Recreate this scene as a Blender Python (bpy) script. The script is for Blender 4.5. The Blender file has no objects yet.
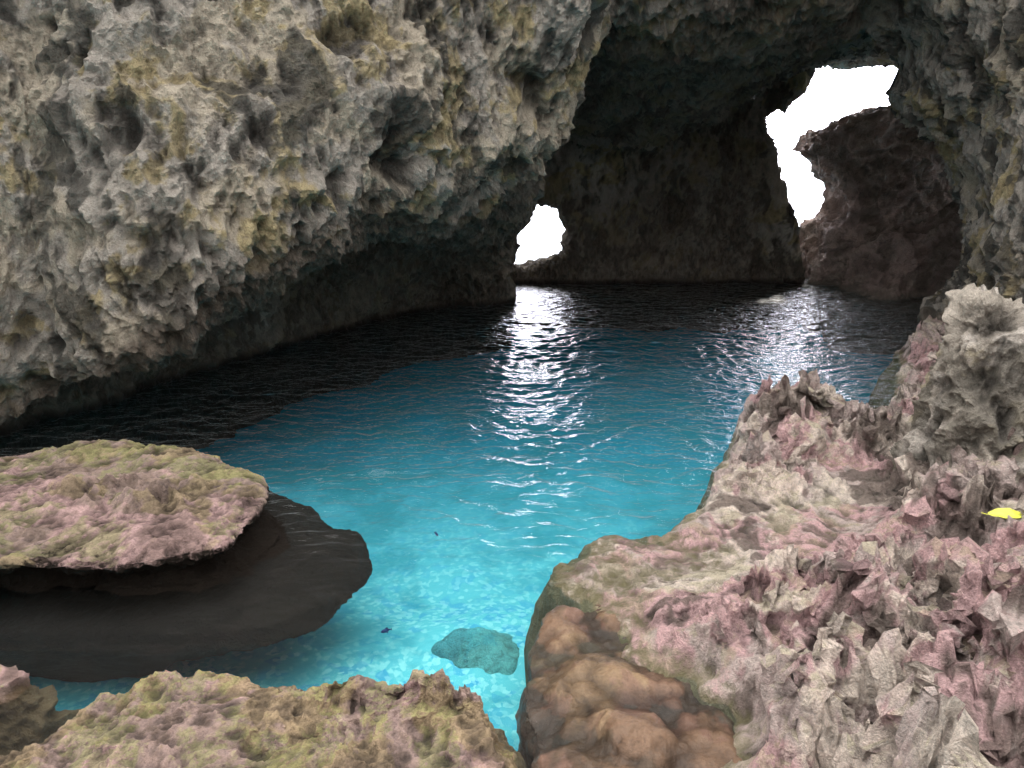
import bpy, bmesh, math, time
import numpy as np
from mathutils import Vector
T0=time.time()
rng=np.random.RandomState(7)
scene=bpy.context.scene
# ---------------------------------------------------------------- noise
_p=rng.permutation(256); _p=np.concatenate([_p,_p,_p])
_g=rng.normal(size=(256,3)); _g/=np.linalg.norm(_g,axis=1)[:,None]
def perlin(P):
    P=np.asarray(P,float); I=np.floor(P).astype(np.int64); F=P-I; I&=255
    W=F*F*F*(F*(F*6-15)+10)
    out=np.zeros(len(P))
    for dx in (0,1):
        wx=W[:,0] if dx else 1-W[:,0]
        for dy in (0,1):
            wy=W[:,1] if dy else 1-W[:,1]
            for dz in (0,1):
                wz=W[:,2] if dz else 1-W[:,2]
                h=_p[_p[_p[(I[:,0]+dx)&255]+((I[:,1]+dy)&255)]+((I[:,2]+dz)&255)]
                g=_g[h]
                out+=wx*wy*wz*(g[:,0]*(F[:,0]-dx)+g[:,1]*(F[:,1]-dy)+g[:,2]*(F[:,2]-dz))
    return out*1.5
def fbm(P,o=4,gain=.5,off=0.):
    P=np.asarray(P)+off; s=np.zeros(len(P)); a=1.
    for i in range(o):
        s+=a*perlin(P); P=P*2.07+11.3; a*=gain
    return s
def ridged(P,o=4,gain=.5,off=0.):
    P=np.asarray(P)+off; s=np.zeros(len(P)); a=1.; w=np.ones(len(P)); t=0
    for i in range(o):
        n=(1-np.abs(perlin(P))*1.6).clip(0,1)**2
        s+=a*n*w; w=(n*1.5).clip(0,1); t+=a; P=P*2.11+5.7; a*=gain
    return s/t
def warp(P,s,a,off=0.):
    return P+a*np.stack([perlin(P*s+off),perlin(P*s+off+31.7),perlin(P*s+off+71.1)],1)
def voro(P):
    P=np.asarray(P); I=np.floor(P).astype(np.int64); best=np.full(len(P),9.)
    for dx in (-1,0,1):
        for dy in (-1,0,1):
            for dz in (-1,0,1):
                C=I+np.array([dx,dy,dz]); h=_p[_p[_p[C[:,0]&255]+(C[:,1]&255)]+(C[:,2]&255)]
                j=_g[h]*.5+.5
                best=np.minimum(best,((C+j-P)**2).sum(1))
    return np.sqrt(best)
def sst(x,a,b):
    t=((x-a)/(b-a)).clip(0,1); return t*t*(3-2*t)
# ---------------------------------------------------------------- solids
def crom(G,k):
    n=len(G); out=[]
    for i in range(n-1):
        p0=G[max(i-1,0)];p1=G[i];p2=G[i+1];p3=G[min(i+2,n-1)]
        for j in range(k):
            t=j/k
            out.append(.5*((2*p1)+(-p0+p2)*t+(2*p0-5*p1+4*p2-p3)*t*t+(-p0+3*p1-3*p2+p3)*t**3))
    out.append(G[-1]); return np.array(out)
def shell(grid,off,k=4):
    G=np.array(grid,float); G=crom(G,k); G=crom(G.transpose(1,0,2),k).transpose(1,0,2)
    n,m=G.shape[:2]; off=np.array(off,float)
    V=np.concatenate([G.reshape(-1,3),(G+off).reshape(-1,3)]); N=n*m; F=[]
    q=lambda i,j:i*m+j
    for i in range(n-1):
        for j in range(m-1):
            a=(q(i,j),q(i+1,j),q(i+1,j+1),q(i,j+1)); F.append(a); F.append(tuple(N+x for x in a[::-1]))
    for i in range(n-1):
        for j in (0,m-1):
            F.append((q(i,j),q(i+1,j),N+q(i+1,j),N+q(i,j)))
    for j in range(m-1):
        for i in (0,n-1):
            F.append((q(i,j),q(i,j+1),N+q(i,j+1),N+q(i,j)))
    return V,F
def extr(poly,y0,y1):
    n=len(poly); V=[(x,y0,z) for x,z in poly]+[(x,y1,z) for x,z in poly]
    F=[tuple(range(n)),tuple(range(2*n-1,n-1,-1))]+[(i,(i+1)%n,n+(i+1)%n,n+i) for i in range(n)]
    return np.array(V,float),F
def rings(rs,N=40):
    V=[];F=[]
    for z,o in rs:
        o=np.array(o,float); o=np.concatenate([o,o[:1]])
        d=np.concatenate([[0],np.cumsum(np.linalg.norm(np.diff(o,axis=0),axis=1))]); t=np.linspace(0,d[-1],N,endpoint=False)
        X=np.interp(t,d,o[:,0]);Y=np.interp(t,d,o[:,1]); V+=[(x,y,z) for x,y in zip(X,Y)]
    for r in range(len(rs)-1):
        for i in range(N):
            F.append((r*N+i,r*N+(i+1)%N,(r+1)*N+(i+1)%N,(r+1)*N+i))
    F.append(tuple(range(N))[::-1]); F.append(tuple((len(rs)-1)*N+i for i in range(N)))
    return np.array(V,float),F
def ell(cx,cy,rx,ry,rot=0.,n=24):
    a=np.linspace(0,2*math.pi,n,endpoint=False); c,s=math.cos(rot),math.sin(rot)
    return [(cx+rx*math.cos(t)*c-ry*math.sin(t)*s,cy+rx*math.cos(t)*s+ry*math.sin(t)*c) for t in a]
def dome(cx,cy,zb,zt,rx,ry,rot=0.):
    rs=[]
    for f in (0,.3,.6,.8,.93,1.):
        w=max(.12,math.sqrt(max(0,1-f**2.2))); rs.append((zb+(zt-zb)*f,ell(cx,cy,rx*w,ry*w,rot)))
    return rings(rs)
def get(me):
    n=len(me.vertices); V=np.empty(n*3); me.vertices.foreach_get('co',V)
    N=np.empty(n*3); me.vertex_normals.foreach_get('vector',N)
    return V.reshape(-1,3),N.reshape(-1,3)
def fattr(me,name,v):
    a=me.attributes.new(name,'FLOAT','POINT'); a.data.foreach_set('value',np.asarray(v).astype(np.float32))
def put(me,V,cav,masks=True,smooth=True):
    me.vertices.foreach_set('co',V.ravel())
    if masks:
        fattr(me,'cav',cav)
        W=warp(V,1.5,.25,4.)
        m=np.stack([fbm(W*1.1,5,.62,3.),fbm(W*1.5,5,.62,33.),fbm(W*np.array([1.7,1.7,.8]),5,.68,63.)],1)*.5+.5
        a=me.attributes.new('msk','FLOAT_VECTOR','POINT'); a.data.foreach_set('vector',m.astype(np.float32).ravel())
    me.polygons.foreach_set('use_smooth',np.full(len(me.polygons),smooth)); me.update()
def solid(name,parts,vox,smooth,disp,mat,shade_tint=None,flat=False):
    bm=bmesh.new()
    for V,F in parts:
        vs=[bm.verts.new(v) for v in V]; fs=[bm.faces.new([vs[i] for i in f]) for f in F]
        bmesh.ops.recalc_face_normals(bm,faces=fs)
    bmesh.ops.triangulate(bm,faces=[f for f in bm.faces if len(f.verts)>4])
    me=bpy.data.meshes.new(name+'_src'); bm.to_mesh(me); bm.free()
    ob=bpy.data.objects.new(name,me); scene.collection.objects.link(ob)
    m=ob.modifiers.new('r','REMESH'); m.mode='VOXEL'; m.voxel_size=vox
    s=ob.modifiers.new('s','SMOOTH'); s.factor=.5; s.iterations=smooth
    dg=bpy.context.evaluated_depsgraph_get(); dg.update()
    nm=bpy.data.meshes.new_from_object(ob.evaluated_get(dg)); ob.modifiers.clear(); ob.data=nm; nm.name=name
    V,N=get(nm); V2,c=disp(V,N); put(nm,V2,c,True,not flat)
    if shade_tint: fattr(nm,'shade_tint',shade_tint(V,N))
    nm.materials.clear(); nm.materials.append(mat)
    print(name,len(V),round(time.time()-T0,1))
    return ob
def hfield(name,xs,ys,hf,disp,mat,flat=False):
    X,Y=np.meshgrid(xs,ys,indexing='ij'); x=X.ravel();y=Y.ravel(); z=hf(x,y)
    n,m=X.shape; i=np.arange(n*m).reshape(n,m)
    F=np.stack([i[:-1,:-1],i[1:,:-1],i[1:,1:],i[:-1,1:]],-1).reshape(-1,4)
    me=bpy.data.meshes.new(name); me.vertices.add(n*m); me.loops.add(F.size); me.polygons.add(len(F))
    me.vertices.foreach_set('co',np.stack([x,y,z],1).ravel()); me.loops.foreach_set('vertex_index',F.ravel())
    me.polygons.foreach_set('loop_start',np.arange(0,F.size,4)); me.update(calc_edges=True); me.validate()
    ob=bpy.data.objects.new(name,me); scene.collection.objects.link(ob)
    if disp:
        V,N=get(me); V2,c=disp(V,N)
    else: V2,c=np.stack([x,y,z],1),None
    put(me,V2,c,bool(disp),not flat); me.materials.append(mat)
    return ob
def sdpoly(x,y,poly):
    P=np.array(poly,float); n=len(P); d=np.full(len(x),1e9); ins=np.zeros(len(x),bool)
    for i in range(n):
        a=P[i];b=P[(i+1)%n]; e=b-a; wx=x-a[0];wy=y-a[1]
        t=((wx*e[0]+wy*e[1])/(e@e)).clip(0,1); d=np.minimum(d,np.hypot(wx-t*e[0],wy-t*e[1]))
        c=((a[1]>y)!=(b[1]>y))
        xi=a[0]+(y-a[1])*e[0]/(e[1] if e[1]!=0 else 1e-9)
        ins^=c&(x<xi)
    return np.where(ins,d,-d)
def idw(x,y,pts,p=3.5):
    s=np.zeros(len(x));w=np.zeros(len(x))
    for a,b,h in pts:
        k=1/((x-a)**2+(y-b)**2+.02)**(p/2); s+=k*h; w+=k
    return s/w
# ---------------------------------------------------------------- materials
class NT:
    def __init__(s,name):
        s.m=bpy.data.materials.new(name); s.m.use_nodes=True; s.t=s.m.node_tree; s.t.nodes.clear()
        s.out=s.n('ShaderNodeOutputMaterial'); s.pos=s.n('ShaderNodeNewGeometry').outputs
    def n(s,typ,**k):
        x=s.t.nodes.new(typ)
        for a,b in k.items(): setattr(x,a,b)
        return x
    def l(s,a,b): s.t.links.new(a,b)
    def inp(s,sock,v):
        if isinstance(v,bpy.types.NodeSocket): s.l(v,sock)
        else: sock.default_value=v
    def noise(s,scale,detail=6,rough=.6,dist=0.,vec=None,stretch=None):
        v=vec or s.pos['Position']
        if stretch: v=s.vm('MULTIPLY',v,stretch)
        x=s.n('ShaderNodeTexNoise'); s.l(v,x.inputs['Vector'])
        x.inputs['Scale'].default_value=scale;x.inputs['Detail'].default_value=detail
        x.inputs['Roughness'].default_value=rough;x.inputs['Distortion'].default_value=dist
        return x.outputs['Fac']
    def voro(s,scale,feature='F1',rnd=1.):
        x=s.n('ShaderNodeTexVoronoi',feature=feature); s.l(s.pos['Position'],x.inputs['Vector']); x.inputs['Scale'].default_value=scale
        x.inputs['Randomness'].default_value=rnd
        return x
    def vm(s,op,a,b):
        x=s.n('ShaderNodeVectorMath',operation=op); s.inp(x.inputs[0],a); s.inp(x.inputs[1],b); return x.outputs[0]
    def ma(s,op,a,b=0.,c=None,clamp=False):
        x=s.n('ShaderNodeMath',operation=op); x.use_clamp=clamp; s.inp(x.inputs[0],a); s.inp(x.inputs[1],b)
        if c is not None: s.inp(x.inputs[2],c)
        return x.outputs[0]
    def mr(s,v,a,b,c=0.,d=1.):
        x=s.n('ShaderNodeMapRange'); x.interpolation_type='SMOOTHSTEP'; s.inp(x.inputs[0],v)
        for i,q in enumerate((a,b,c,d)): x.inputs[i+1].default_value=q
        return x.outputs[0]
    def mix(s,f,a,b,mode='MIX'):
        x=s.n('ShaderNodeMix',data_type='RGBA',blend_type=mode); s.inp(x.inputs[0],f)
        for i,c in ((6,a),(7,b)):
            if isinstance(c,tuple): c=(*c,1) if len(c)==3 else c
            s.inp(x.inputs[i],c)
        return x.outputs[2]
    def xyz(s,v):
        x=s.n('ShaderNodeSeparateXYZ'); s.l(v,x.inputs[0]); return x.outputs
    def bump(s,h,strength,dist,nrm=None):
        x=s.n('ShaderNodeBump'); s.inp(x.inputs['Height'],h); s.inp(x.inputs['Strength'],strength); x.inputs['Distance'].default_value=dist
        if nrm: s.l(nrm,x.inputs['Normal'])
        return x.outputs[0]
def rock(name,A,B,dark,acc1,acc2,cavlo=.35,wet=(.03,.035,.025),wetz=(.02,.14),rough=.85,bd=.04,moss=None,fine=1.,darkamt=.75,wetr=.45,shade_tint=None,dk=(.55,.72),spec=.25,wetm=.95,stretch=None):
    s=NT(name)
    n1=s.noise(9*fine,7,.74,.4,stretch=stretch); n2=s.noise(60*fine,3,.7)
    c=s.mix(s.mr(n1,.38,.62),A,B)
    mk=s.xyz(s.n('ShaderNodeAttribute',attribute_name='msk').outputs['Vector'])
    j=s.ma('MULTIPLY',s.ma('SUBTRACT',n1,.5),.3)
    for sock,(col,lo,hi,amt) in zip(mk[:2],(acc1,acc2)):
        c=s.mix(s.ma('MULTIPLY',s.mr(s.ma('ADD',sock,j),lo,hi),amt),c,col)
    c=s.mix(s.ma('MULTIPLY',s.mr(s.ma('ADD',mk[2],j),dk[0],dk[1]),darkamt),c,dark)
    nz=s.xyz(s.pos['Normal'])[2]
    if moss:
        f=s.ma('MULTIPLY',s.mr(nz,.45,.9),s.mr(s.ma('SUBTRACT',mk[2],j),.50,.36)); c=s.mix(s.ma('MULTIPLY',f,moss[3]),c,moss[:3])
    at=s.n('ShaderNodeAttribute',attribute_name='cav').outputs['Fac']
    k=s.mr(at,.1,.65,cavlo,1.2)  # crevices darkened in the colour: dirt, deepened as painted shade
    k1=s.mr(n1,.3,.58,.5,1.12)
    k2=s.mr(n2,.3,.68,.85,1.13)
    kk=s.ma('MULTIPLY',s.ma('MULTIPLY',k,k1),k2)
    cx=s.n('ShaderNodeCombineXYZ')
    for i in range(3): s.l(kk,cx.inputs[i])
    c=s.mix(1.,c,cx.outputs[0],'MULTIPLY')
    if shade_tint:  # mixes the painted cave shade into the rock colour
        fl=s.n('ShaderNodeAttribute',attribute_name='shade_tint').outputs['Fac']
        fc=s.mix(s.mr(n1,.35,.6),tuple(q*1.6 for q in shade_tint),tuple(q*.55 for q in shade_tint))
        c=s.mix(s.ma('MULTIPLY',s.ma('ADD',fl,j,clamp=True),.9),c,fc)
    z=s.xyz(s.pos['Position'])[2]
    w=s.mr(s.ma('ADD',z,j),wetz[0],wetz[1],1.,0.)
    c=s.mix(s.ma('MULTIPLY',w,wetm),c,wet)
    b=s.n('ShaderNodeBsdfPrincipled'); s.l(c,b.inputs['Base Color'])
    s.l(s.mr(w,0,1,rough,wetr),b.inputs['Roughness']); b.inputs['Specular IOR Level'].default_value=spec
    s.l(s.bump(s.ma('ADD',n1,s.ma('MULTIPLY',n2,.2)),1.,bd*4.5),b.inputs['Normal'])
    s.l(b.outputs[0],s.out.inputs[0]); return s.m
DARK=(.07,.066,.058)
M_cave=rock('cave_limestone',(.46,.415,.365),(.29,.265,.23),DARK,((.44,.38,.29),.45,.62,.7),((.33,.26,.11),.54,.70,.65),cavlo=.18,wet=(.035,.026,.022),bd=.05,fine=1.,darkamt=.85,dk=(.51,.69),shade_tint=(.135,.108,.086),stretch=(1,1,.55))
M_stack=rock('sea_stack_rock',(.50,.38,.34),(.38,.28,.25),(.16,.13,.11),((.45,.34,.3),.5,.6,.6),((.36,.3,.25),.5,.6,.5),cavlo=.65,bd=.05,fine=.7,wet=(.25,.21,.18),darkamt=.5)
M_shore=rock('shore_limestone',(.60,.50,.46),(.43,.335,.315),(.13,.10,.085),((.53,.335,.34),.46,.58,.85),((.64,.56,.48),.54,.66,.8),cavlo=.16,wet=(.20,.18,.10),wetz=(-.02,.10),bd=.035,moss=(.26,.25,.12,.45),fine=1.3,darkamt=.85)
M_pillar=rock('pinnacle_limestone',(.54,.48,.41),(.38,.34,.29),(.12,.11,.09),((.44,.38,.26),.5,.62,.7),((.58,.53,.48),.5,.62,.7),cavlo=.2,bd=.035,fine=1.2,stretch=(1,1,.6))
M_ledge=rock('ledge_limestone',(.40,.30,.27),(.27,.20,.165),(.12,.09,.07),((.46,.31,.30),.5,.62,.9),((.34,.27,.16),.52,.63,.8),cavlo=.25,wet=(.016,.012,.009),wetz=(.29,.35),bd=.025,moss=(.22,.24,.09,.6),fine=1.3,darkamt=.5,wetr=.8,spec=.1,wetm=1.)
M_front=rock('front_ledge_limestone',(.40,.29,.26),(.28,.20,.17),(.11,.08,.06),((.46,.30,.29),.5,.62,.9),((.33,.25,.14),.52,.63,.8),cavlo=.22,wet=(.16,.11,.06),wetz=(-.04,.1),bd=.02,moss=(.24,.27,.08,.5),fine=1.6,darkamt=.6)
M_brown=rock('brown_wet_rock',(.145,.088,.055),(.095,.06,.039),(.05,.035,.022),((.16,.11,.062),.5,.6,.6),((.12,.068,.052),.5,.6,.6),cavlo=.3,wet=(.2,.11,.06),wetz=(-1.9,-1.8),rough=.4,bd=.004)
M_sub=rock('submerged_rock_mat',(.06,.35,.39),(.045,.28,.32),(.04,.21,.24),((.08,.34,.34),.5,.6,.6),((.09,.32,.30),.5,.6,.6),cavlo=.6,wet=(.12,.26,.24),wetz=(-3,-2),bd=.015)
# ---------------------------------------------------------------- cave shell
L=[
[(-8,4,-1.8),(-8,4,0),(-8,4.2,.3),(-7.8,3.9,.5),(-7.6,4,2),(-7.5,4.2,4.2),(-7.6,4.4,6.),(-9,6,7)],
[(-5.8,8.3,-1.8),(-5.6,8.1,-.05),(-5.6,8.0,.2),(-5.35,7.7,.35),(-5.0,7.6,2.0),(-4.8,7.8,4.2),(-4.9,8.2,6.2),(-6,10,7.5)],
[(-4.8,10,-1.8),(-4.7,9.9,0),(-4.5,9.3,.8),(-3.75,7.7,1.0),(-3.7,7.5,2.4),(-3.9,8.1,4.3),(-4,8.6,6.4),(-5,10.5,7.8)],
[(-3.8,12.4,-1.8),(-3.7,12.2,0),(-3.5,11.1,1.4),(-2.55,8.7,1.65),(-2.35,8.2,2.9),(-2.6,8.9,4.5),(-2.7,9.5,6.6),(-3.5,11.5,8)],
[(-2.7,14.4,-1.8),(-2.6,14.2,0),(-2.3,12.8,1.7),(-1.4,10.2,2.0),(-1.1,9.4,3.1),(-1.1,9.7,4.6),(-1.1,10.2,6.8),(-1.8,12,8.2)],
[(-1.5,16,-1.8),(-1.4,15.6,0),(-1.1,14.2,1.5),(-.45,12,1.85),(.0,10.6,3.1),(.1,10.2,4.7),(.1,10.5,7),(-.2,12.5,8.4)],
[(-.2,17,-1.8),(.05,16.3,0),(-.03,15.3,1.25),(.5,13.6,2.4),(.85,11.6,3.5),(1.1,10.4,4.7),(1.2,10.5,7),(1.2,12.5,8.4)],
[(-.6,18.7,-1.8),(-.6,18.5,0),(-.6,17.5,1.4),(.2,16.5,2.9),(.6,14.5,4.2),(1.4,13,5.2),(1.5,13,7),(1.5,14,8.4)]]
zs=[-1.8,.1,.6,1.33,2.2,3.15,3.75,4.4,5.5,7]
def colz(pts): return [(x,y,z) for (x,y),z in zip(pts,zs)]
Rr=[colz([(8.5,15.2),(8.5,15.5),(9,16),(9.5,16.5),(9,16.2),(8.1,16),(7.6,16),(7.4,16),(6.5,16),(6.5,16)]),
colz([(6.9,13),(6.8,13),(7.4,13.6),(8.0,14),(7.7,14),(7.1,14),(6.45,14),(6.3,14),(5.5,14),(5.5,14)]),
colz([(6.6,11.3),(6.6,11.3),(6.9,11.8),(7.1,12.2),(7.0,12.2),(6.8,12),(6.5,11.8),(6.3,11.6),(6.2,11.8),(6.4,12)]),
colz([(6.2,9.5),(6.2,9.5),(6.2,9.6),(6.15,9.7),(6.0,9.6),(6.1,9.5),(6.2,9.5),(6.4,9.5),(6.8,9.6),(7.2,9.8)]),
colz([(6.8,7)]*8+[(7.6,7)]*2),colz([(7.5,4)]*8+[(8.5,4)]*2)]
xs=[-1,1,2.5,4,6,8,10,13]
cz={10.2:[7,7,7,7.4,8.8,9,9,8.6],11.5:[5.5,5.3,5.2,5.5,7,8,8,7.4],13:[4.9,4.6,4.4,4.5,5.5,6.3,6.3,5.8],15:[4.4,4.0,3.9,4.1,4.9,5.3,5.2,4.8],
 17:[3.7,3.5,3.35,3.6,4.75,5.1,5,4.7],18:[3.4,3.3,3.2,3.5,4.75,5.05,5,4.7],20.5:[3.3,3.3,3.3,3.6,4.9,5.1,5,4.8]}
C=[[(x,y,z) for x,z in zip(xs,r)] for y,r in cz.items()]
back=[(-3,-2.2),(6.75,-2.2),(6.75,0),(6.68,1.2),(6.24,2.05),(5.85,2.68),(5.57,3.75),(6.1,3.95),(6.45,4.4),(6.5,4.9),(7.3,5.0),(8.1,4.95),(11,4.9),(12.5,3.5),(13,-2.2),(15,-2.2),(15,7),(-3,7),
 (-3,2.2),(-.5,2.05),(.5,1.92),(1.15,1.76),(1.42,1.1),(1.25,.55),(.5,.28),(-3,.2)]
def d_cave(V,N):
    W=warp(V,.6,.35)
    big=fbm(W*.55,3)
    r1=ridged(W*np.array([1.0,1.0,.6]),4,.55)
    W2=warp(V,2.,.16,9.)
    r2=ridged(W2*np.array([3.1,3.1,1.2]),4,.62,3.)
    W3=warp(V,6.,.05,2.)
    r3=ridged(W3*np.array([7.5,7.5,4.]),2,.6,13.)
    vo=voro(W2*np.array([4.6,4.6,2.5]))
    holes=sst(perlin(W2*np.array([1.5,1.5,.9])+50),.42,.66)
    y=V[:,1]; s=np.where(y>14,.7,1.)
    patch=.5+.5*sst(perlin(V*.5+7),-.3,.4)
    d=.22*big*s+.2*(r1-.45)*s+patch*(.17*(r2-.4)+.10*(r3-.45)+.16*(vo-.45))-.2*holes
    d+=.07*perlin(np.stack([V[:,0]*.4,V[:,1]*.4,V[:,2]*2.4],1))
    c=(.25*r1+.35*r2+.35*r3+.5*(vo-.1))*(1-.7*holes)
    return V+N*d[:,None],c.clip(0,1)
def f_cave(V,N):  # painted shade: darkens the deep interior, undersides and rock low down
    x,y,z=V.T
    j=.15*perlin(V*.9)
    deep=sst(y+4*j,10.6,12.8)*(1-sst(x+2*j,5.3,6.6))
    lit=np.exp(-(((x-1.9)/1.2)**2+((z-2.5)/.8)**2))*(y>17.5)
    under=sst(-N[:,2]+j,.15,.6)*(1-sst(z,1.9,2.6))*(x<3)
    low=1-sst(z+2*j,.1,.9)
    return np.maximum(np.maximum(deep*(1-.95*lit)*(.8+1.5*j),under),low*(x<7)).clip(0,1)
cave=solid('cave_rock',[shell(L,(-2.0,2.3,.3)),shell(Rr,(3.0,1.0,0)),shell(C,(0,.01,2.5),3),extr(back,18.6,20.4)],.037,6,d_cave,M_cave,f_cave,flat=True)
def d_cl(V,N): return V+N*(.8*fbm(V*.3,4))[:,None],.5+0*V[:,0]
cl=[[(x,y,z) for z in (-2,0,2.5,5,7)] for x,y in ((-11,5),(-10.5,-2),(-6.5,-7),(0,-9),(6.5,-8),(10.5,-3),(11,5))]
solid('sky_blocker',[shell(cl,(0,-2.5,0))],.25,3,d_cl,M_cave)  # unseen rock wall added behind the camera to block low sky light
st=[(6.68,2.98),(7.0,3.33),(7.7,3.72),(8.64,3.95),(9.8,3.9),(11.5,3.6),(12.5,2.5),(13,-2),(7.0,-2),(7.0,0),(7.2,1.16),(7.6,1.6),(7.65,2.1),(7.3,2.65)]
def d_st(V,N):
    W=warp(V,.8,.25); r1=ridged(W*.9,4,.55,4.); r2=ridged(warp(V,1.5,.2)*np.array([2.2,2.2,3.2]),3,.6,2.)
    return V+N*(.3*(r1-.5)+.09*(r2-.5)+.03*fbm(V*9,2))[:,None],(.5*r1+.5*r2)
solid('sea_stack',[extr(st,18.3,20.3),dome(8.6,17.7,-1.5,1.5,1.6,1.0),dome(8.0,17.0,-1.5,.35,1.1,.9),dome(9.6,17.4,-1.5,2.2,1.1,.9)],.05,8,d_st,M_stack,flat=True)
# ---------------------------------------------------------------- right shore
shore=[(1.0,2.0),(1.08,3.3),(1.15,3.9),(.85,4.3),(.5,4.75),(.3,5.2),(.65,5.65),(1.15,5.8),(1.6,6.3),(1.95,6.9),(2.15,7.7),(2.75,8.4),(3.5,8.6),(4.3,8.7),(4.8,9.4),(5.5,10.8),(6,13),(9,13),(9,-1),(1,-1)]
sh=[(.5,5.2,.05),(.9,5.2,.06),(.7,4.9,.03),(1.2,5.6,.08),(1.5,5.3,.08),(1.7,6,.17),(2.1,6.8,.34),(2.2,7.3,.44),(3.0,8,.56),(2.6,7.3,.4),(3.6,8,.3),(4.3,8.3,.28),(3,6.8,.18),(2.7,6.0,.08),(2.3,5.8,.08),
(1.3,4.7,.22),(1.7,4.6,.32),(1.3,4.2,.26),(1.1,3.4,.25),(1.64,3.3,.45),(2.2,4.2,.43),(2.0,2.6,.62),(2.6,3.8,.6),(3,5,.42),(3.5,6,.42),(4.5,6.5,.6),(5.5,8,.6),(5,10,.35),(3,2,.9),(1.2,2,.3),(4,3,1.0)]
def h_shore(x,y):
    P=np.stack([x,y,x*0],1); Q=warp(P,1.3,.28); Q=warp(Q,5.,.07)
    sd=sdpoly(Q[:,0],Q[:,1],shore); e=sst(sd,-.05,.3)
    base=idw(x,y,sh)
    r=ridged(warp(P,1.2,.3,5.)*1.1,4,.5,2.)
    amp=.65*sst(base,.1,.5)+.06
    spk=ridged(warp(P,3.,.1,8.)*4.2,3,.55,21.)**2
    return -3.6+3.6*sst(sd,-.5,.0)**.8+e*(base+amp*(r-.48)+.24*sst(base,.12,.45)*(spk-.25))
def d_shore(V,N):
    W=warp(V,2.2,.18,3.); r2=ridged(W*2.6,4,.6,8.); r3=ridged(V*11,3,.6,1.)
    v1=voro(W*3.3); v2=voro(warp(V,6,.04)*8.)
    k=.3+.7*sst(V[:,2],.12,.35)
    d=k*(.08*(r2-.42)+.055*(r3-.45)+.24*(v1-.5)+.11*(v2-.5))
    side=np.stack([perlin(V*2.3+40),perlin(V*2.3+80),V[:,0]*0],1)*.07*k[:,None]
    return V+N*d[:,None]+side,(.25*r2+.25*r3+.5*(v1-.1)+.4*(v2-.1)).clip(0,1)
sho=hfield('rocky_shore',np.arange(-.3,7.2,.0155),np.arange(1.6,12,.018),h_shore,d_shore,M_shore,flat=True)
def d_pil(V,N):
    W=warp(V,1.5,.2); r=ridged(W*np.array([2.4,2.4,1.1]),4,.6); r2=ridged(V*np.array([9,9,5]),3,.6); hl=sst(perlin(W*2.4+9),.3,.6)
    v1=voro(W*np.array([4.5,4.5,2.4])); v2=voro(V*11)
    return V+N*(.22*(r-.4)+.05*(r2-.45)-.14*hl+.17*(v1-.5)+.05*(v2-.5))[:,None],((.3*r+.25*r2+.4*v1+.2*v2)*(1-.6*hl))
solid('limestone_pinnacle',[rings([(-.2,ell(4.2,6.6,.9,.85)),(.4,ell(4.2,6.6,.68,.6)),(1.0,ell(4.25,6.65,.6,.5)),(1.35,ell(4.25,6.7,.56,.45)),(1.62,ell(4.2,6.7,.46,.38)),(1.78,ell(4.05,6.7,.2,.2))]),
 rings([(.2,ell(5.3,6.3,.9,.8)),(1.2,ell(5.3,6.4,.7,.6)),(1.5,ell(5.35,6.4,.3,.3))])],.022,4,d_pil,M_pillar,flat=True)
# ---------------------------------------------------------------- front ledge
fl=[(-3.6,3.15),(-2.75,3.3),(-2.4,3.5),(-2.15,3.75),(-1.7,3.95),(-1.3,3.92),(-1.05,3.8),(-.7,3.9),(-.35,3.95),(-.12,3.7),(0,3.35),(.05,3.0),(.1,2.2),(.1,1),(-5,1),(-5,3.2)]
def h_front(x,y):
    P=np.stack([x,y,x*0],1); Q=warp(P,2.,.16); Q=warp(Q,8,.03)
    sd=sdpoly(Q[:,0],Q[:,1],fl); e=sst(sd,-.03,.12)
    r=ridged(warp(P,2.,.2,5.)*1.7,4,.55,12.)
    kn=np.exp(-(((x+.55)/.5)**2+((y-3.62-.1*x)/.12)**2))+.6*np.exp(-(((x+1.15)/.25)**2+((y-3.35)/.1)**2))
    return -1.6+1.6*sst(sd,-.4,0)+e*(.19+.07*(r-.45)+kn*(.06+.26*(r-.3)))
def d_front(V,N):
    W=warp(V,2.5,.12,3.); r2=ridged(W*4.2,4,.6,8.); r3=ridged(V*14,3,.6,1.); v=voro(W*6.)
    kn=np.exp(-(((V[:,0]+.55)/.5)**2+((V[:,1]-3.62-.1*V[:,0])/.14)**2))
    d=(.03+.05*kn)*(r2-.45)+.028*(r3-.45)+(.04+.12*kn)*(v-.5)
    side=np.stack([perlin(V*3+40),perlin(V*3+80),V[:,0]*0],1)*.04
    return V+N*d[:,None]+side,(.35*r2+.35*r3+.4*(v-.1)).clip(0,1)
hfield('rock_ledge',np.arange(-4.2,.3,.011),np.arange(1.9,4.4,.011),h_front,d_front,M_front,flat=True)
cap=[(-5.2,4.7),(-3.4,4.75),(-2.7,4.7),(-2.2,4.9),(-1.95,5.15),(-1.9,5.6),(-2.0,6.1),(-2.4,6.6),(-2.86,6.95),(-3.8,7.0),(-5.2,6.6)]
def sc(o,k,c=(-3.6,5.8)): return [(c[0]+(x-c[0])*k,c[1]+(y-c[1])*k) for x,y in o]
base=[(-5.4,4.7),(-3.2,4.72),(-2.3,4.7),(-1.6,4.8),(-1.28,5.1),(-1.15,5.6),(-1.25,6.15),(-1.7,6.7),(-2.5,7.3),(-5.4,7.3)]
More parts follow.
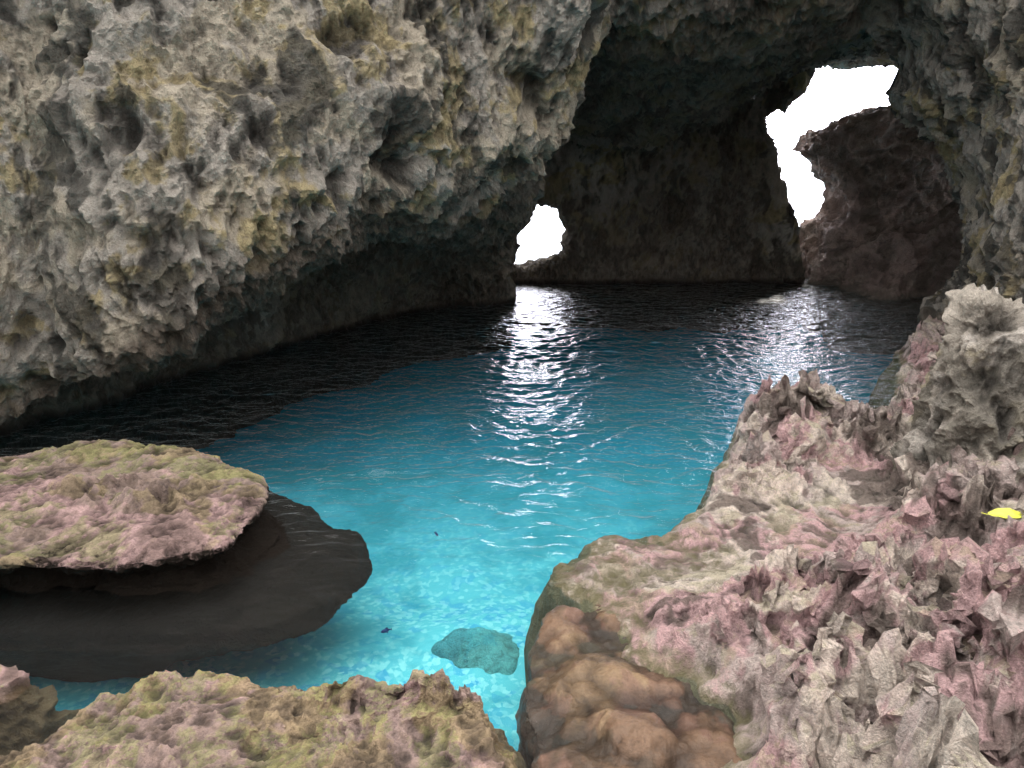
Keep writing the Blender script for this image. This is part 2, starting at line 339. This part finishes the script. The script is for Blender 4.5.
def d_led(V,N):
    W=warp(V,2.,.2,3.); big=fbm(V*1.3,3); r2=ridged(W*3.2,4,.6,8.); r3=ridged(V*12,3,.6,1.); v=voro(W*5.)
    top=sst(V[:,2],.28,.42)
    kn=sst(np.exp(-(((V[:,0]+2.95)/.75)**2+((V[:,1]-5.75)/.34)**2))+.35*perlin(V*1.8+3),.35,.75)*top
    d=.13*big*(1-.6*top)+(.05+.14*kn)*(r2-.42)+.026*(r3-.45)+.07*kn+(.035+.24*kn)*(v-.5)
    d*=np.where(V[:,2]<.02,.55,1.)
    return V+N*d[:,None],(.35*r2+.35*r3+.4*(v-.1)).clip(0,1)
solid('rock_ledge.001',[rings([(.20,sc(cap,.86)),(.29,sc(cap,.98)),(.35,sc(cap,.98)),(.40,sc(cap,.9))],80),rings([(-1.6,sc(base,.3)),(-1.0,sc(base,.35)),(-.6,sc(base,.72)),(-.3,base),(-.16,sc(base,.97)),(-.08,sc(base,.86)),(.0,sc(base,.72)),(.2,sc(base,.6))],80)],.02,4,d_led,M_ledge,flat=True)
def d_br(V,N):
    r=fbm(warp(V,2.,.2)*2.2,3); v=voro(V*3.5)
    return V+N*(.09*r+.05*(.5-v)+.01*fbm(V*20,2))[:,None],(.5+.4*r).clip(0,1)
bo=[(.25,4.75),(.6,4.95),(.9,4.5),(1.15,4.0),(1.3,3.4),(1.2,2.6),(.2,2.6),(.14,3.3),(.02,3.75),(.05,4.25)]
def d_br2(V,N):
    W=warp(V,2.,.12); v=voro(W*2.3); v2=voro(W*6.); r=fbm(V*5,3)
    m=.14*(.5-v)+.05*(.5-v2)+.025*r+.008*fbm(V*30,2)
    return V+N*m[:,None],(.95-.7*v-.5*v2+.15*r).clip(0,1)
solid('brown_rock',[rings([(-1.3,sc(bo,.6,(.6,3.7))),(-.4,sc(bo,.9,(.6,3.7))),(-.1,sc(bo,1.,(.6,3.7))),(.0,sc(bo,.93,(.6,3.7))),(.03,sc(bo,.6,(.6,3.7)))],60),dome(.7,3.45,-.3,.11,.45,.4),dome(.45,4.1,-.3,.06,.35,.3)],.016,6,d_br2,M_brown)
solid('submerged_rock',[dome(-.26,5.7,-1.6,-.78,.6,.42)],.025,5,d_br,M_sub)
def d_sm(V,N):
    W=warp(V,2.5,.12); r=ridged(W*3,4,.6); v=voro(W*6)
    return V+N*(.15*(r-.4)+.05*(v-.5))[:,None],(.6*r+.4*v).clip(0,1)
solid('rock_ledge.002',[dome(-2.95,3.95,-1.4,.12,.5,.28),dome(-3.6,3.9,-1.4,.15,.5,.3)],.018,4,d_sm,M_front)
# ---------------------------------------------------------------- seabed + water
s=NT('pool_sand')
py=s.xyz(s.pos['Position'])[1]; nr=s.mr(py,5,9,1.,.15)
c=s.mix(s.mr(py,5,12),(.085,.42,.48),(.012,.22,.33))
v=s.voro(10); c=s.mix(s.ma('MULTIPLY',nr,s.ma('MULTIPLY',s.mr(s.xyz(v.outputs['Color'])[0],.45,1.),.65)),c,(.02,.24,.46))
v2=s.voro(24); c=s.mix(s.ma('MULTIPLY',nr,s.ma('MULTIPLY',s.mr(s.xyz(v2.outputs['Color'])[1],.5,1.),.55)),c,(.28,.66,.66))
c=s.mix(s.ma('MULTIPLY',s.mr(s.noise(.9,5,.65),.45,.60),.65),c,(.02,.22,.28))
b=s.n('ShaderNodeBsdfDiffuse'); s.l(c,b.inputs['Color'])
s.l(b.outputs[0],s.out.inputs[0]); M_bed=s.m
far=np.array([900,400,200,100,60,40])
gx=np.concatenate([-far,np.arange(-14,18,.12),far[::-1]]); gy=np.concatenate([-far,np.arange(-8,26,.12),far[::-1]])
def h_bed(x,y):
    P=np.stack([x,y,x*0],1)
    return -.95-.15*sst(y,4.5,9)+.1*fbm(P*.8,4)-4*sst(np.hypot(x,y-8),22,45)
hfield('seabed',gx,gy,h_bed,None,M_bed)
s=NT('water')
# the wind only ruffles the pool away from the sheltered rocky margin
rb=s.bump(s.noise(9.,2,.6,.5,stretch=(.75,1.5,1)),s.mr(s.xyz(s.pos['Position'])[1],4.2,8.5,.12,1.),.03)
fr=s.n('ShaderNodeFresnel'); fr.inputs['IOR'].default_value=1.33; s.l(rb,fr.inputs['Normal'])
tr=s.n('ShaderNodeBsdfTransparent'); tr.inputs[0].default_value=(.92,.985,.99,1)
gl=s.n('ShaderNodeBsdfGlossy'); gl.inputs['Roughness'].default_value=.1; s.l(rb,gl.inputs['Normal'])
g2=s.n('ShaderNodeBsdfGlossy'); g2.inputs['Roughness'].default_value=.4; s.l(rb,g2.inputs['Normal'])   # unresolved capillary ripples
for q in (gl,g2): q.inputs[0].default_value=(1,1,1,1)
mg=s.n('ShaderNodeMixShader'); mg.inputs[0].default_value=.45; s.l(gl.outputs[0],mg.inputs[1]); s.l(g2.outputs[0],mg.inputs[2])
mx=s.n('ShaderNodeMixShader'); s.l(fr.outputs[0],mx.inputs[0]); s.l(tr.outputs[0],mx.inputs[1]); s.l(mg.outputs[0],mx.inputs[2]); s.l(mx.outputs[0],s.out.inputs[0])
M_water=s.m
def h_wat(x,y):
    P=np.stack([x,y,x*0],1); W=warp(P,.7,.35)
    near=1-sst(np.hypot(x-1,y-9),13,20)
    a=fbm(W*np.array([1.7,3.2,1]),2,.5)*.022+perlin(W*np.array([4.6,7.5,1])+9)*.025+perlin(W*np.array([7,10.5,1])+29)*.010
    r=np.hypot(W[:,0]+2.2,W[:,1]-11.)
    calm=(.6+.4*sst(perlin(P*.35+3),-.4,.3))*(.28+.72*sst(y,4.2,7.2))
    return near*calm*(a+.0045*np.sin(r*30)*np.exp(-r*.12))
hfield('sea_water',np.concatenate([-far,np.arange(-30,-6,2.),np.arange(-6,9,.034),np.arange(9,31,2.),far[::-1]]),np.concatenate([-far,np.arange(-12,2,2.),np.arange(2,21,.028),np.arange(21,35,2.),far[::-1]]),h_wat,None,M_water)
# ---------------------------------------------------------------- leaf and fish
SV,_=get(sho.data)
k=(SV[:,0]/SV[:,1]>.645)&(SV[:,0]/SV[:,1]<.672)&(SV[:,1]>4.5)&(SV[:,1]<5.4); cand=SV[k]
lp=cand[np.argmax((cand[:,2]-3)/cand[:,1])]
s=NT('yellow_leaf'); c=s.mix(s.mr(s.noise(25,3),.4,.6),(.55,.52,.05),(.36,.42,.05)); b=s.n('ShaderNodeBsdfPrincipled'); s.l(c,b.inputs['Base Color']); b.inputs['Roughness'].default_value=.45; s.l(b.outputs[0],s.out.inputs[0]); M_leaf=s.m
bm=bmesh.new(); rows=[]
for i in range(15):
    t=i/14; w=.052*math.sin(math.pi*min(1,t*.96+.03))**.8*(1-.25*t); row=[]
    for j in range(-3,4):
        q=j/3; row.append(bm.verts.new((t*.27-.13,w*q,.012*abs(q)+.03*math.sin(t*2.6)+.004*math.sin(t*20+j))))
    rows.append(row)
for i in range(14):
    for j in range(6): bm.faces.new((rows[i][j],rows[i+1][j],rows[i+1][j+1],rows[i][j+1]))
st0=[bm.verts.new((-.13-.05*k/3,.003*e,.0+.004*k)) for k in range(4) for e in (-1,1)]
for k in range(3): bm.faces.new((st0[2*k],st0[2*k+1],st0[2*k+3],st0[2*k+2]))
me=bpy.data.meshes.new('leaf'); bm.to_mesh(me); bm.free(); me.materials.append(M_leaf)
for p in me.polygons: p.use_smooth=True
lf=bpy.data.objects.new('leaf',me); scene.collection.objects.link(lf)
lf.location=(lp[0],lp[1]-.03,lp[2]-.02); lf.rotation_euler=(math.radians(30),math.radians(5),math.radians(-4))
s=NT('fish_skin'); b=s.n('ShaderNodeBsdfPrincipled'); s.l(s.mix(s.mr(s.noise(40,2),.4,.6),(.01,.03,.12),(.02,.05,.2)),b.inputs['Base Color']); b.inputs['Roughness'].default_value=.35; s.l(b.outputs[0],s.out.inputs[0]); M_fish=s.m
def fish(name,loc,rot,L=.12):
    bm=bmesh.new(); prof=[(0,.02),(.08,.10),(.2,.17),(.4,.2),(.6,.15),(.78,.07),(.86,.045)]; R=[]
    for t,h in prof:
        R.append([bm.verts.new(((t-.5)*L,math.cos(a)*h*.45*L,math.sin(a)*h*L)) for a in np.linspace(0,2*math.pi,10,endpoint=False)])
    for i in range(len(R)-1):
        for j in range(10): bm.faces.new((R[i][j],R[i+1][j],R[i+1][(j+1)%10],R[i][(j+1)%10]))
    bm.faces.new(R[0]); bm.faces.new(R[-1])
    def fin(pts): bm.faces.new([bm.verts.new((x*L,0,z*L)) for x,z in pts])
    fin([(.34,0),(.52,.16),(.46,0),(.52,-.16)]); fin([(-.15,.18),(.0,.3),(.2,.2),(.16,.13)]); fin([(-.02,-.19),(.12,-.28),(.2,-.13)])
    me=bpy.data.meshes.new(name); bm.to_mesh(me); bm.free(); me.materials.append(M_fish)
    o=bpy.data.objects.new(name,me); scene.collection.objects.link(o); o.location=loc; o.rotation_euler=(0,0,rot)
fish('fish',(-.9,5.0,-.3),.5,.085); fish('fish.001',(-.7,6.7,-.4),2.2,.08)
# ---------------------------------------------------------------- light + camera
w=bpy.data.worlds.new('World'); scene.world=w; w.use_nodes=True; nt=w.node_tree; nt.nodes.clear()
EL,AZ=48,22     # azimuth measured from +Y towards +X
e,a=math.radians(EL),math.radians(AZ)
sk=nt.nodes.new('ShaderNodeTexSky'); sk.sky_type='NISHITA'; sk.sun_disc=False
sk.sun_elevation=math.radians(EL); sk.sun_rotation=math.radians(AZ); sk.dust_density=3.
# bright thin cloud veil: brightest overhead and toward the sun side over the sea
tc=nt.nodes.new('ShaderNodeTexCoord'); dp=nt.nodes.new('ShaderNodeVectorMath'); dp.operation='DOT_PRODUCT'; nt.links.new(tc.outputs['Generated'],dp.inputs[0]); dp.inputs[1].default_value=(math.sin(a),math.cos(a),0)
def smr(src,q4):
    mp=nt.nodes.new('ShaderNodeMapRange'); mp.interpolation_type='SMOOTHSTEP'; nt.links.new(src,mp.inputs[0])
    for i,q in enumerate(q4): mp.inputs[i+1].default_value=q
    return mp.outputs[0]
def cmix(f,A,B):
    x=nt.nodes.new('ShaderNodeMix'); x.data_type='RGBA'; nt.links.new(f,x.inputs[0])
    for i,c in ((6,A),(7,B)):
        if isinstance(c,tuple): x.inputs[i].default_value=c
        else: nt.links.new(c,x.inputs[i])
    return x.outputs[2]
sx=nt.nodes.new('ShaderNodeSeparateXYZ'); nt.links.new(tc.outputs['Generated'],sx.inputs[0])
v0=cmix(smr(sx.outputs[2],(.15,.8,0,1)),(9,8.8,9,1),(45,43.5,42,1))
vl=cmix(smr(dp.outputs['Value'],(.62,.95,0,1)),v0,(150,150,172,1))
ov=nt.nodes.new('ShaderNodeMix'); ov.data_type='RGBA'; ov.inputs[0].default_value=.75; nt.links.new(vl,ov.inputs[7])
bg=nt.nodes.new('ShaderNodeBackground'); bg.inputs[1].default_value=.15; wo=nt.nodes.new('ShaderNodeOutputWorld')
nt.links.new(sk.outputs[0],ov.inputs[6]); nt.links.new(ov.outputs[2],bg.inputs[0]); nt.links.new(bg.outputs[0],wo.inputs[0])
ld=bpy.data.lights.new('sun','SUN'); ld.energy=2.5; ld.angle=math.radians(3); ld.color=(1,.95,.88)
lo=bpy.data.objects.new('sun',ld); scene.collection.objects.link(lo)
lo.rotation_euler=Vector((math.sin(a)*math.cos(e),math.cos(a)*math.cos(e),math.sin(e))).to_track_quat('Z','Y').to_euler()
cd=bpy.data.cameras.new('camera'); cd.lens=28.125; cd.sensor_width=36; cd.clip_end=3000
co=bpy.data.objects.new('camera',cd); scene.collection.objects.link(co); co.location=(0,0,3); co.rotation_euler=(math.radians(90-16.3),0,0); scene.camera=co
scene.view_settings.view_transform='Standard'; scene.view_settings.look='None'; scene.view_settings.exposure=0
